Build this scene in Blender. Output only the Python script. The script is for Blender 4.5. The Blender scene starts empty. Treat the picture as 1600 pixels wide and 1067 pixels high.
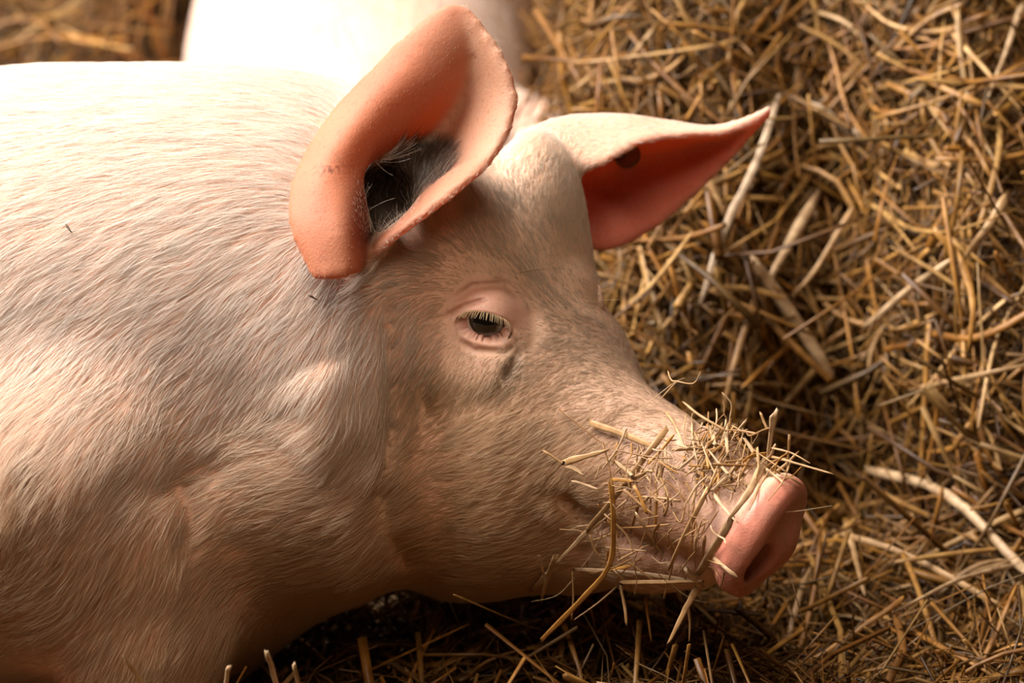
import bpy, bmesh, math, random
import numpy as np
from mathutils import Vector, Matrix
from mathutils.bvhtree import BVHTree
import openvdb

random.seed(7)
RNG = np.random.default_rng(11)
SC = bpy.context.scene
COL = SC.collection
f32 = np.float32

# ------------------------------------------------------------------ camera
D, FOC, PITCH, CAM_H = 3.0, 105.0, math.radians(14), 1.075
S = D * 36.0 / 1600.0 / FOC                       # metres per pixel at distance D
CP, SP = math.cos(PITCH), math.sin(PITCH)
CAM = np.array([0.0, -D * CP, CAM_H])
AX_R = np.array([1.0, 0, 0]); AX_U = np.array([0, SP, CP]); AX_F = np.array([0, CP, -SP])

cam_d = bpy.data.cameras.new('camera')
cam_d.lens = FOC; cam_d.sensor_width = 36; cam_d.clip_start = 0.1; cam_d.clip_end = 60
cam_d.dof.use_dof = True; cam_d.dof.focus_distance = D - 0.17; cam_d.dof.aperture_fstop = 3.6
cam_o = bpy.data.objects.new('camera', cam_d); COL.objects.link(cam_o)
cam_o.location = CAM; cam_o.rotation_euler = (math.pi / 2 - PITCH, 0, 0)
SC.camera = cam_o

# ------------------------------------------------------------------ light
W = bpy.data.worlds.new('barn_air'); SC.world = W; W.use_nodes = True
W.node_tree.nodes['Background'].inputs[0].default_value = (1.0, 0.50, 0.22, 1)
W.node_tree.nodes['Background'].inputs[1].default_value = 0.042

def area(name, loc, target, size, power, color):
    l = bpy.data.lights.new(name, 'AREA'); l.shape = 'RECTANGLE'; l.size, l.size_y = size
    l.energy = power; l.color = color
    o = bpy.data.objects.new(name, l); COL.objects.link(o); o.location = loc
    o.rotation_euler = (Vector(target) - Vector(loc)).to_track_quat('-Z', 'Y').to_euler()
    return o
area('window_light', (-2.15, 0.15, 3.2), (-0.2, 0.3, 0.35), (2.4, 2.4), 690, (1.0, 0.93, 0.86))
area('overhead_fill', (0.0, -2.3, 3.45), (0.15, 0.05, 0.3), (1.7, 1.7), 68, (1.0, 0.78, 0.57))  # soft fill lamp added above and in front, to even out the face

SC.view_settings.view_transform = 'Standard'; SC.view_settings.look = 'None'
SC.view_settings.gamma = 1.0; SC.view_settings.use_curve_mapping = False
SC.view_settings.exposure = 0.0
try:
    SC.cycles.max_bounces = 8; SC.cycles.diffuse_bounces = 3; SC.cycles.transmission_bounces = 4
    SC.cycles.use_denoising = True
except Exception:
    pass

# ------------------------------------------------------------------ helpers
def cs(px, py, w):                                # pixel and depth offset -> camera-aligned coordinates
    k = S * (D + w) / D
    return np.array([(px - 800) * k, (533.5 - py) * k, w])
def to_world(P):
    P = np.asarray(P, dtype=float).reshape(-1, 3)
    return CAM + P[:, :1] * AX_R + P[:, 1:2] * AX_U + (D + P[:, 2:3]) * AX_F
def to_cs(Q):
    Q = np.asarray(Q, dtype=float).reshape(-1, 3) - CAM
    return np.stack([Q @ AX_R, Q @ AX_U, Q @ AX_F - D], 1)
def to_px(P):
    k = S * (D + P[:, 2]) / D
    return 800 + P[:, 0] / k, 533.5 - P[:, 1] / k
def unit(v):
    v = np.asarray(v, dtype=float); return v / np.linalg.norm(v)

def tag(o, label=None, cat=None, group=None, kind=None):
    for k, v in (('label', label), ('category', cat), ('group', group), ('kind', kind)):
        if v: o[k] = v
    return o
def mesh_obj(name, verts, faces, mat, parent=None, smooth=True, col=None, loc=None):
    me = bpy.data.meshes.new(name)
    me.from_pydata([tuple(v) for v in verts], [], [tuple(f) for f in faces])
    me.polygons.foreach_set('use_smooth', [smooth] * len(me.polygons))
    if col is not None:
        a = me.color_attributes.new('Col', 'FLOAT_COLOR', 'POINT')
        a.data.foreach_set('color', np.concatenate([col, np.ones((len(col), 1))], 1).astype(f32).ravel())
    me.materials.append(mat); me.update()
    o = bpy.data.objects.new(name, me); COL.objects.link(o)
    if loc is not None: o.location = loc
    if parent: o.parent = parent
    return o

class NT:                                          # tiny node-tree builder
    def __init__(s, name):
        s.m = bpy.data.materials.new(name); s.m.use_nodes = True; s.t = s.m.node_tree
        s.t.nodes.clear(); s.out = s.t.nodes.new('ShaderNodeOutputMaterial')
    def n(s, typ, **kw):
        nd = s.t.nodes.new('ShaderNode' + typ)
        for k, v in kw.items():
            if k.startswith('i_'):
                key = k[2:]; key = int(key) if key.isdigit() else key.replace('_', ' ')
                s.set(nd, key, v)
            else: setattr(nd, k, v)
        return nd
    def set(s, nd, key, v):
        if isinstance(v, bpy.types.NodeSocket): s.t.links.new(v, nd.inputs[key])
        else: nd.inputs[key].default_value = v
    def ramp(s, fac, stops):
        r = s.n('ValToRGB'); s.set(r, 0, fac); e = r.color_ramp.elements
        while len(e) < len(stops): e.new(0.5)
        for q, (p, c) in zip(e, stops): q.position = p; q.color = (*c, 1) if len(c) == 3 else c
        return r.outputs[0]
    def mix(s, fac, a, b, mode='MIX'):
        m = s.n('Mix', data_type='RGBA', blend_type=mode)
        s.set(m, 0, fac); s.set(m, 6, a); s.set(m, 7, b); return m.outputs[2]

# ------------------------------------------------------------------ materials
def mat_skin():
    t = NT('pig_skin'); co = t.n('TexCoord').outputs['Object']
    at = t.n('Attribute', attribute_name='Col'); wet = t.n('Attribute', attribute_name='Wet').outputs['Fac']
    thin = t.n('Attribute', attribute_name='Thin').outputs['Fac']
    n1 = t.n('TexNoise', i_Vector=co, i_Scale=14.0, i_Detail=6.0).outputs[0]
    n2 = t.n('TexNoise', i_Vector=co, i_Scale=210.0, i_Detail=3.0).outputs[0]
    v = t.ramp(n1, [(0.3, (0.86, 0.80, 0.76)), (0.7, (1.08, 1.06, 1.05))])
    c = t.mix(1.0, at.outputs['Color'], v, 'MULTIPLY')
    spk = t.ramp(n2, [(0.30, (0.62, 0.55, 0.5)), (0.40, (1, 1, 1))])
    c = t.mix(0.55, c, t.mix(1.0, c, spk, 'MULTIPLY'))
    vor = t.n('TexVoronoi', i_Vector=co, i_Scale=420.0).outputs['Distance']
    h = t.n('Math', operation='ADD', i_0=vor, i_1=n2).outputs[0]
    b = t.n('Bump', i_Strength=0.12, i_Distance=0.0015, i_Height=h).outputs[0]
    rough = t.n('MapRange', i_0=wet, i_3=0.62, i_4=0.5).outputs[0]
    p = t.n('BsdfPrincipled', i_Base_Color=c, i_Roughness=rough, i_Normal=b)
    p.inputs['Subsurface Weight'].default_value = 0.25
    p.inputs['Subsurface Radius'].default_value = (1.0, 0.32, 0.16)
    p.inputs['Subsurface Scale'].default_value = 0.008
    p.inputs['Specular IOR Level'].default_value = 0.35
    tr = t.n('BsdfTranslucent', i_Color=(0.85, 0.25, 0.09, 1))
    fac = t.n('Math', operation='MULTIPLY', i_0=thin, i_1=0.27).outputs[0]
    mx = t.n('MixShader', i_0=fac, i_1=p.outputs[0], i_2=tr.outputs[0])
    t.t.links.new(mx.outputs[0], t.out.inputs[0]); return t.m
def mat_hair(name, col, tran=0.5):
    t = NT(name)
    if col is None: c = t.n('Attribute', attribute_name='tint').outputs['Color']
    else: c = (*col, 1)
    p = t.n('BsdfPrincipled', i_Base_Color=c, i_Roughness=0.38)
    p.inputs['Specular IOR Level'].default_value = 0.4
    tr = t.n('BsdfTranslucent', i_Color=c)
    mx = t.n('MixShader', i_0=tran, i_1=p.outputs[0], i_2=tr.outputs[0])
    t.t.links.new(mx.outputs[0], t.out.inputs[0]); return t.m
def mat_straw():
    t = NT('dry_straw'); at = t.n('Attribute', attribute_name='Col').outputs['Color']
    co = t.n('TexCoord').outputs['Generated']; ob = t.n('TexCoord').outputs['Object']
    n1 = t.n('TexNoise', i_Vector=ob, i_Scale=60.0, i_Detail=4.0).outputs[0]
    v = t.ramp(n1, [(0.3, (0.55, 0.46, 0.38)), (0.62, (1.0, .98, .95))])
    c = t.mix(1.0, at, v, 'MULTIPLY')
    b = t.n('Bump', i_Strength=0.3, i_Distance=0.001, i_Height=n1).outputs[0]
    p = t.n('BsdfPrincipled', i_Base_Color=c, i_Roughness=0.42, i_Normal=b)
    p.inputs['Specular IOR Level'].default_value = 0.3
    tr = t.n('BsdfTranslucent', i_Color=c)
    mx = t.n('MixShader', i_0=0.15, i_1=p.outputs[0], i_2=tr.outputs[0])
    t.t.links.new(mx.outputs[0], t.out.inputs[0]); return t.m
def mat_floor():
    t = NT('trodden_straw'); ob = t.n('TexCoord').outputs['Object']
    n1 = t.n('TexNoise', i_Vector=ob, i_Scale=45.0, i_Detail=6.0).outputs[0]
    c = t.ramp(n1, [(0.3, (0.03, 0.015, 0.005)), (0.7, (0.16, 0.085, 0.03))])
    b = t.n('Bump', i_Strength=0.8, i_Distance=0.01, i_Height=n1).outputs[0]
    p = t.n('BsdfPrincipled', i_Base_Color=c, i_Roughness=0.9, i_Normal=b)
    t.t.links.new(p.outputs[0], t.out.inputs[0]); return t.m
def mat_simple(name, col, rough=0.5, coat=0.0):
    t = NT(name); co = t.n('TexCoord').outputs['Object']
    n1 = t.n('TexNoise', i_Vector=co, i_Scale=120.0, i_Detail=4.0).outputs[0]
    v = t.ramp(n1, [(0.3, (0.75, 0.72, 0.68)), (0.65, (1.08, 1.08, 1.08))])
    c = t.mix(1.0, (*col, 1), v, 'MULTIPLY')
    p = t.n('BsdfPrincipled', i_Base_Color=c, i_Roughness=rough)
    p.inputs['Coat Weight'].default_value = coat; p.inputs['Coat Roughness'].default_value = 0.04
    t.t.links.new(p.outputs[0], t.out.inputs[0]); return t.m
M_SKIN = mat_skin(); M_STRAW = mat_straw(); M_FLOOR = mat_floor()
M_COAT = mat_hair('white_bristle', None); M_LASH = mat_hair('pale_eyelash', (0.50, 0.36, 0.20), 0.2)
M_TAG = mat_simple('ochre_plastic', (0.17, 0.105, 0.045), 0.5)
M_TAGPIN = mat_simple('brown_plastic', (0.12, 0.08, 0.05), 0.4)

# ------------------------------------------------------------------ signed distance tools
def ell(P, c, r, R=None):
    q = P - np.asarray(c, f32)
    if R is not None: q = q @ np.asarray(R, f32).T
    r = np.asarray(r, f32)
    k0 = np.sqrt(((q / r) ** 2).sum(1)); k1 = np.sqrt(((q / (r * r)) ** 2).sum(1)) + 1e-9
    return k0 * (k0 - 1) / k1
def rcone(P, a, b, r1, r2):
    a = np.asarray(a, f32); b = np.asarray(b, f32); ba = b - a; L2 = float(ba @ ba)
    h = np.clip(((P - a) @ ba) / L2, 0, 1)
    return np.sqrt(((P - a - h[:, None] * ba) ** 2).sum(1)) - (r1 + (r2 - r1) * h)
def smin(a, b, k):
    h = np.maximum(k - np.abs(a - b), 0) / k
    return np.minimum(a, b) - h * h * k * 0.25
def smax(a, b, k): return -smin(-a, -b, k)

# head frame in camera-aligned coordinates: forward to the snout, lateral to the far side, dorsal
HL = unit((0.67, 0.17, 0.72)); HF = unit((0.63, -0.63, -0.45)); HF = unit(HF - HL * (HF @ HL))
HD = np.array([HL[1]*HF[2]-HL[2]*HF[1], HL[2]*HF[0]-HL[0]*HF[2], HL[0]*HF[1]-HL[1]*HF[0]])
if HD[1] < 0: HD = -HD
E0 = cs(803, 490, -0.026)
HR = np.stack([HF, HL, HD])
def loc(f, l, d): return E0 + f * HF + l * HL + d * HD
def mid(px, py, l=0.0):                           # point at lateral offset l that shows at this pixel
    A = np.stack([HF, HD], 1); w = 0.0
    for _ in range(8):
        t = cs(px, py, w) - E0 - l * HL
        fd = np.linalg.solve(A[:2], t[:2]); w = (E0 + l * HL + A @ fd)[2]
    return E0 + l * HL + A @ fd
def flip(p): return p - 2 * ((p - E0) @ HL) * HL

# ears as sheets of control points (pixel x, pixel y, depth)
EAR_NEAR = [
 [(492,434,-.192),(524,432,-.198),(554,424,-.188),(568,408,-.130),(590,390,-.150)],
 [(456,345,-.168),(504,352,-.184),(552,352,-.174),(600,322,-.060),(648,346,-.155)],
 [(468,265,-.130),(515,262,-.150),(562,258,-.124),(640,245,-.040),(722,290,-.145)],
 [(520,180,-.098),(568,182,-.118),(622,188,-.098),(690,200,-.050),(776,236,-.120)],
 [(592,102,-.085),(636,110,-.096),(684,120,-.088),(735,135,-.068),(803,160,-.105)],
 [(652,45,-.080),(682,50,-.085),(712,57,-.083),(744,66,-.078),(783,90,-.095)],
 [(694,13,-.075),(702,11,-.076),(711,11,-.076),(722,14,-.077),(738,24,-.080)]]
EAR_FAR = [
 [(858,262,.050),(812,214,.095),(872,270,.150),(890,330,.140),(905,385,.120)],
 [(926,260,.062),(876,189,.110),(945,262,.175),(952,325,.170),(962,384,.145)],
 [(998,223,.085),(960,184,.125),(1008,240,.180),(1024,292,.178),(1030,346,.158)],
 [(1062,212,.105),(1040,194,.138),(1072,225,.172),(1084,262,.172),(1086,298,.160)],
 [(1122,208,.122),(1112,203,.140),(1130,212,.155),(1138,228,.155),(1144,240,.150)],
 [(1172,190,.130),(1170,187,.134),(1175,190,.138),(1178,194,.138),(1182,198,.138)],
 [(1202,170,.132),(1203,169,.133),(1204,170,.134),(1204,171,.134),(1204,172,.134)]]
def cr(p0, p1, p2, p3, t):
    return 0.5 * (2*p1 + (p2-p0)*t + (2*p0-5*p1+4*p2-p3)*t*t + (3*p1-p0-3*p2+p3)*t**3)
def spline(G, m):                                  # Catmull-Rom along axis 0
    n = len(G); E = np.concatenate([2*G[:1]-G[1:2], G, 2*G[-1:]-G[-2:-1]])
    out = []
    for i in range(n - 1):
        for j in range(m): out.append(cr(E[i], E[i+1], E[i+2], E[i+3], j / m))
    out.append(G[-1]); return np.array(out)
def ear_sheet(rows):
    G = np.array([[cs(*p) for p in r] for r in rows])
    G = spline(G, 16); G = spline(G.transpose(1, 0, 2), 14).transpose(1, 0, 2)
    a, b = G.shape[:2]; V = G.reshape(-1, 3)
    F = [(i*b+j, i*b+j+1, (i+1)*b+j+1, (i+1)*b+j) for i in range(a-1) for j in range(b-1)]
    bv = BVHTree.FromPolygons([tuple(v) for v in V], F)
    return dict(V=V, bvh=bv, lo=V.min(0) - 0.05, hi=V.max(0) + 0.05, grid=G)
EARS = [ear_sheet(EAR_NEAR), ear_sheet(EAR_FAR)]
def ear_dist(P, e, th=0.0053):
    out = np.full(len(P), 0.05, f32)
    m = np.all((P > e['lo']) & (P < e['hi']), axis=1); idx = np.nonzero(m)[0]
    fn = e['bvh'].find_nearest
    vals = np.empty(len(idx), f32)
    for i, p in enumerate(P[idx].tolist()):
        d = fn(p)[3]; vals[i] = d if d is not None else 1.0
    out[idx] = np.minimum(vals - th, 0.05); return out

def seg_dist(X, Y, pts):                           # distance in pixels to a polyline, with the parameter along it
    best = np.full(len(X), 1e6, f32); par = np.zeros(len(X), f32); n = len(pts) - 1
    for i in range(n):
        (x0, y0), (x1, y1) = pts[i], pts[i+1]; dx, dy = x1-x0, y1-y0
        h = np.clip(((X-x0)*dx + (Y-y0)*dy) / (dx*dx+dy*dy), 0, 1)
        d = np.hypot(X-x0-h*dx, Y-y0-h*dy); m = d < best
        best[m] = d[m]; par[m] = ((i + h) / n)[m]
    return best, par
# skin folds and swellings of the near side: polyline, width in pixels, depth in metres (+ inward)
FOLDS = [
 ([(606,450),(613,540),(614,640),(606,730)], 13, .013),
 ([(600,740),(608,820),(640,900)], 30, .009),
 ([(225,770),(290,742),(380,715)], 26, .006),
 ([(296,740),(302,800),(290,870)], 22, .008),
 ([(868,770),(900,790),(960,830),(1040,862),(1115,880)], 12, .011),
 ([(705,470),(740,448),(790,444),(818,470)], 7, .004),
 ([(690,500),(726,478),(765,466)], 5, .003),
 ([(808,536),(790,552),(740,548),(715,530)], 6, .0025),
 ([(812,540),(802,575),(780,600)], 9, .004),
 ([(830,470),(838,520),(826,560)], 12, .003),
 ([(960,650),(1010,640),(1060,660)], 10, .003),
 ([(1080,640),(1110,690),(1130,760),(1118,830)], 10, .004),
 ([(1040,660),(1075,720),(1085,800)], 9, .003),
 ([(370,540),(380,620),(360,700)], 40, .002),
 ([(480,560),(520,640),(480,720)], 50, -.012),
 ([(640,640),(700,650),(780,640)], 40, .004),
]
EYE_PX = (757, 506)
EYE = None                                         # filled below, once the face is known

def sdf(P, full=True, ears=True):
    P = np.asarray(P, f32)
    # trunk, shoulders, legs
    b = ell(P, cs(-430, 600, .13), (.72, .305, .26))
    b = smin(b, ell(P, cs(170, 520, .08), (.34, .268, .245)), .12)
    b = smin(b, ell(P, cs(170, 800, .05), (.22, .205, .205)), .10)
    b = smin(b, ell(P, cs(-1130, 590, .13), (.30, .275, .25)), .12)
    for w, q in ((-.105, 0), (.235, 0)):
        b = smin(b, rcone(P, cs(110, 760, w), cs(235, 985, w), .115, .068), .07)
        b = smin(b, rcone(P, cs(235, 985, w), cs(235, 1105, w), .066, .047), .03)
        b = smin(b, rcone(P, cs(235, 1105, w), cs(75, 1128, w), .040, .028), .02)
        b = smin(b, rcone(P, cs(75, 1128, w), cs(15, 1135, w), .030, .034), .01)
        b = smin(b, ell(P, cs(-1060, 800, w - .03 if w < 0 else w + .03), (.21, .20, .12)), .06)
        b = smin(b, rcone(P, cs(-1150, 1060, w), cs(-820, 1110, w), .060, .040), .05)
        b = smin(b, rcone(P, cs(-820, 1110, w), cs(-720, 1122, w), .034, .030), .01)
    b = smin(b, rcone(P, cs(-1560, 480, .13), cs(-1640, 560, .11), .022, .014), .03)
    b = smin(b, rcone(P, cs(-1640, 560, .11), cs(-1610, 640, .10), .014, .010), .01)
    b = smin(b, ell(P, cs(262, 838, -.115), (.055, .075, .055)), .05)
    # neck
    b = smin(b, ell(P, cs(470, 470, .06), (.25, .215, .19)), .10)
    b = smin(b, ell(P, cs(500, 610, -.045), (.105, .15, .10)), .07)
    b = smin(b, ell(P, cs(470, 770, .02), (.20, .105, .16)), .07)
    # head
    h = ell(P, loc(-.085, 0, -.045), (.15, .118, .108), HR)
    h = smin(h, ell(P, loc(.01, 0, -.045), (.09, .092, .086), HR), .05)
    h = smin(h, rcone(P, mid(855, 655), mid(983, 729), .100, .066), .05)
    h = smin(h, rcone(P, mid(983, 729), mid(1080, 766), .066, .057), .03)
    h = smin(h, rcone(P, mid(1080, 766), mid(1165, 820), .057, .052), .03)
    jaw = smin(rcone(P, mid(760, 788), mid(900, 822), .095, .058), rcone(P, mid(900, 822), mid(1020, 850), .058, .040), .03)
    jaw = smin(jaw, rcone(P, mid(1020, 850), mid(1085, 872), .040, .030), .03)
    h = smin(h, jaw, .03)
    for sgn in (1, -1):
        c = mid(735, 735, -.058); c2 = mid(700, 600, -.062)
        if sgn < 0: c, c2 = flip(c), flip(c2)
        h = smin(h, ell(P, c, (.115, .075, .125), HR), .05)
        h = smin(h, ell(P, c2, (.10, .045, .09), HR), .05)
        br = loc(-.02, -.068 * sgn, .004)
        h = smin(h, ell(P, br, (.040, .022, .024), HR), .035)
    h = smin(h, ell(P, cs(836, 338, .060), (.050, .086, .075)), .07)
    h = smin(h, ell(P, cs(655, 345, -.055), (.050, .060, .050)), .05)
    # snout disc with nostrils
    ND = unit(HF + 0.10 * HD + .26 * HL); nl = unit(HL - ND * (HL @ ND)); nd_ = unit(np.cross(ND, nl)); nd_ = nd_ if nd_ @ HD > 0 else -nd_
    nc = mid(1197, 840); q = P - nc.astype(f32)
    qx, ql, qd = q @ ND.astype(f32), q @ nl.astype(f32), q @ nd_.astype(f32)
    rr = np.sqrt((ql / .059) ** 2 + (qd / .064) ** 2) * .060
    dx, dr = np.abs(qx + .004) - .004, rr - .048
    disc = np.minimum(np.maximum(dx, dr), 0) + np.sqrt(np.maximum(dx, 0) ** 2 + np.maximum(dr, 0) ** 2) - .0125
    disc = disc + .007 * np.exp(-(rr / .035) ** 2) * (qx > 0)
    h = smin(h, disc, .016)
    for sgn in (1, -1):
        nz = nc - .035 * sgn * nl - .007 * nd_ + .008 * ND
        h = smax(h, -ell(P, nz, (.036, .0165, .0215), np.stack([ND, nl, nd_])), .006)
    d = smin(b, h, .030)
    if ears:
        for e in EARS: d = smin(d, ear_dist(P, e), .016)
        cn = cs(600, 318, -.085)
        d = smax(d, -ell(P, cn, (.030, .036, .040)), .02)
    for E in (EYE or []):
        q = P - E['c'].astype(f32); d = smin(d, np.sqrt((q * q).sum(1)) - .0305, .016)
    if full:
        X, Y = to_px(P); near = 1 / (1 + np.exp((P[:, 2] - .02) / .015))
        for pts, wd, dep in FOLDS:
            dd, par = seg_dist(X, Y, pts)
            d = d + dep * np.exp(-(dd / wd) ** 2) * near * np.clip(np.minimum(par, 1 - par) * 5, .12, 1)
        for E in (EYE or []):
            q = P - E['c'].astype(f32); r = np.sqrt((q * q).sum(1))
            ex, ey, ez = q @ E['x'].astype(f32), q @ E['y'].astype(f32), q @ E['n'].astype(f32)
            eyy = np.where(ey > 0, ey / .0140, ey / .0150) + .12 * np.abs(ex / .0235)
            op = (np.sqrt((ex / .0285) ** 2 + eyy ** 2) - 1) * .0120
            d = smax(d, -np.maximum(np.maximum(op, .0258 - r), -ez), .002)
    return d
def grad(P, **kw):
    e = 0.0015; d0 = sdf(P, **kw); G = np.zeros_like(P, dtype=f32)
    for i in range(3):
        o = np.zeros(3, f32); o[i] = e; G[:, i] = (sdf(P + o, **kw) - d0) / e
    return d0, G
def surface_w(px, py, ears=False, start=-.5):      # depth of the pig's skin under a pixel, None when it misses
    w = start
    for _ in range(90):
        d = float(sdf(cs(px, py, w)[None], full=False, ears=ears)[0])
        if d < 0.0008: return w
        w += d * 0.8
        if w > .5: return None
    return w

def make_eyes():
    w = surface_w(*EYE_PX); p = cs(*EYE_PX, w)
    n = unit(-.80 * HL + .50 * HF + .25 * HD)
    out = []
    for sgn in (1, -1):
        c = p - n * (.0195 if sgn > 0 else .037)
        x = unit(HF - n * (HF @ n)); x = unit(x * .90 + unit(np.cross(n, x)) * 0.0)
        y = unit(HD - n * (HD @ n) - x * (HD @ x)); 
        # turn the slit: in the photo it runs nearly level
        tx = np.array([1, -.17, 0.0]); tx = unit(tx - n * (tx @ n)); ty = unit(np.cross(n, tx)); ty = ty if ty[1] > 0 else -ty
        e = dict(c=c, n=n, x=tx, y=ty)
        if sgn < 0:
            rf = lambda v: v - 2 * (v @ HL) * HL
            e = dict(c=flip(c), n=rf(n), x=rf(tx), y=rf(ty))
        out.append(e)
    return out
EYE = make_eyes()

# ------------------------------------------------------------------ pig mesh
def build_pig_mesh():
    vx = 0.0052
    lo = np.array([-1.32, -.44, -.31]); hi = np.array([.36, .42, .45])
    n = np.ceil((hi - lo) / vx).astype(int)
    g = [lo[i] + vx * np.arange(n[i]) for i in range(3)]
    arr = np.empty(n, f32)
    for i in range(0, n[0], 24):
        X, Y, Z = np.meshgrid(g[0][i:i+24], g[1], g[2], indexing='ij')
        P = np.stack([X.ravel(), Y.ravel(), Z.ravel()], 1).astype(f32)
        arr[i:i+24] = sdf(P, full=False).reshape(X.shape)
    grid = openvdb.FloatGrid(); grid.copyFromArray(np.ascontiguousarray(arr)); 
    pts, tri, quad = grid.convertToPolygons(0.0, 0.0)
    V = pts * vx + lo
    F = [tuple(q) for q in quad.tolist()] + [tuple(q) for q in tri.tolist()]
    me = bpy.data.meshes.new('tmp'); me.from_pydata([tuple(v) for v in V.tolist()], [], F); me.update()
    return me
def get_v(me):
    a = np.empty(len(me.vertices) * 3, f32); me.vertices.foreach_get('co', a); return a.reshape(-1, 3)
def project(V, it=2, **kw):
    for _ in range(it):
        d, G = grad(V, **kw); l2 = np.maximum((G * G).sum(1), .15)
        st = (d / l2)[:, None] * G; ln = np.linalg.norm(st, axis=1, keepdims=True)
        V = V - st * np.minimum(1, .006 / np.maximum(ln, 1e-9))
    return V
me = build_pig_mesh()
bm = bmesh.new(); bm.from_mesh(me)
bmesh.ops.recalc_face_normals(bm, faces=bm.faces)
# finer mesh on the head and ears, finest at the eyes
def refine(bm, test, cuts=1):
    bm.verts.ensure_lookup_table()
    V = np.array([v.co[:] for v in bm.verts]); m = test(V)
    ed = [e for e in bm.edges if m[e.verts[0].index] and m[e.verts[1].index]]
    bmesh.ops.subdivide_edges(bm, edges=ed, cuts=cuts, use_grid_fill=True)
    bm.verts.index_update()
def head_test(V):
    X, Y = to_px(V); return (X > 420) & (V[:, 2] < .22)
refine(bm, head_test)
V = project(np.array([v.co[:] for v in bm.verts], f32), 1)
for v, c in zip(bm.verts, V.tolist()): v.co = c
refine(bm, lambda V: np.min([np.linalg.norm(V - e['c'], axis=1) for e in EYE], axis=0) < .062)
refine(bm, lambda V: np.min([np.linalg.norm(V - e['c'], axis=1) for e in EYE], axis=0) < .040)
V = project(np.array([v.co[:] for v in bm.verts], f32), 3)
for v, c in zip(bm.verts, V.tolist()): v.co = c
bm.verts.ensure_lookup_table()
_ed = np.minimum(*[ear_dist(V, e, 0.0) for e in EARS]); _ev = [v for v, q in zip(bm.verts, _ed) if q < .010]
for _ in range(30):
    bmesh.ops.smooth_vert(bm, verts=_ev, factor=0.5, use_axis_x=True, use_axis_y=True, use_axis_z=True)
for _ in range(1):
    bmesh.ops.smooth_vert(bm, verts=bm.verts, factor=0.35, use_axis_x=True, use_axis_y=True, use_axis_z=True)
bm.to_mesh(me); bm.free()
V = get_v(me).astype(float)
nv = len(V)
nrm = np.empty(nv * 3, f32); me.vertices.foreach_get('normal', nrm); nrm = nrm.reshape(-1, 3)
X, Y = to_px(V)

# ---- skin colour, stains and painted nostril shade (each stain has its own outline)
SKIN = np.array([.80, .50, .37]); EARC = np.array([.39, .16, .085]); NOSE = np.array([.47, .18, .125]); DIRT = np.array([.035, .022, .014])
GREY = np.array([.40, .32, .25]); LID = np.array([.62, .33, .27])
def lump(P, s=1.0):
    return (np.sin(P[:, 0]*61*s+1.3*np.sin(P[:, 1]*47*s)) + np.sin(P[:, 1]*73*s+1.7*np.sin(P[:, 2]*53*s)) + np.sin(P[:, 2]*67*s+P[:, 0]*39*s)) / 3
def blob(cx, cy, rx, ry, ang=0, X=None, Y=None):
    a = math.radians(ang); dx, dy = X - cx, Y - cy
    return np.exp(-((( dx*math.cos(a)+dy*math.sin(a))/rx)**2 + ((-dx*math.sin(a)+dy*math.cos(a))/ry)**2))
def sheet_near(P, e, lim):
    out = np.zeros(len(P)); m = np.all((P > e['lo']) & (P < e['hi']), axis=1); idx = np.nonzero(m)[0]
    nr = np.zeros((len(P), 3)); nc_ = e['grid'].shape[1] - 1   # nr: column across the ear 0..1, side of the sheet, row 0..1
    nrw = e['grid'].shape[0] - 1
    for i in idx:
        l, n, k, d = e['bvh'].find_nearest(P[i].tolist())
        if l is not None:
            out[i] = np.clip((lim - d) / .004, 0, 1)
            nr[i] = ((k % nc_ + .5) / nc_, 1.0 if (Vector(P[i]) - l).dot(n) > 0 else -1.0, (k // nc_ + .5) / nrw)
    return out, nr
E_NEAR, EN_N = sheet_near(V, EARS[0], .0095); E_FAR, EF_N = sheet_near(V, EARS[1], .0095)
HEADD = sdf(V.astype(f32), full=False, ears=False)
off = np.clip((HEADD - .004) / .012, 0, 1)
E_NEAR *= off; E_FAR *= off
THIN = np.maximum(E_NEAR, E_FAR)
def inner_side(EN, e):                             # which side of the sheet is the hollow one: the one that faces the camera at mid ear
    m = (EN[:, 0] > .45) & (EN[:, 0] < .95) & (EN[:, 2] > .3) & (EN[:, 2] < .8)
    g = e['grid']; a, b = g.shape[:2]; p = g[a//2, int(b*.7)]
    n = np.cross(g[a//2, int(b*.7)+1] - p, g[a//2+1, int(b*.7)] - p)
    return -1.0 if n[2] > 0 else 1.0
_ne = len(me.edges); _e = np.empty(_ne * 2, np.int32); me.edges.foreach_get('vertices', _e); _e = _e.reshape(-1, 2)
def soften(a, it=5):
    cnt = np.bincount(_e.ravel(), minlength=len(a)) + 1.0
    for _ in range(it):
        a = (a + np.bincount(_e[:, 0], a[_e[:, 1]], len(a)) + np.bincount(_e[:, 1], a[_e[:, 0]], len(a))) / cnt
    return a
SN_, SF_ = inner_side(EN_N, EARS[0]), inner_side(EF_N, EARS[1])
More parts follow.
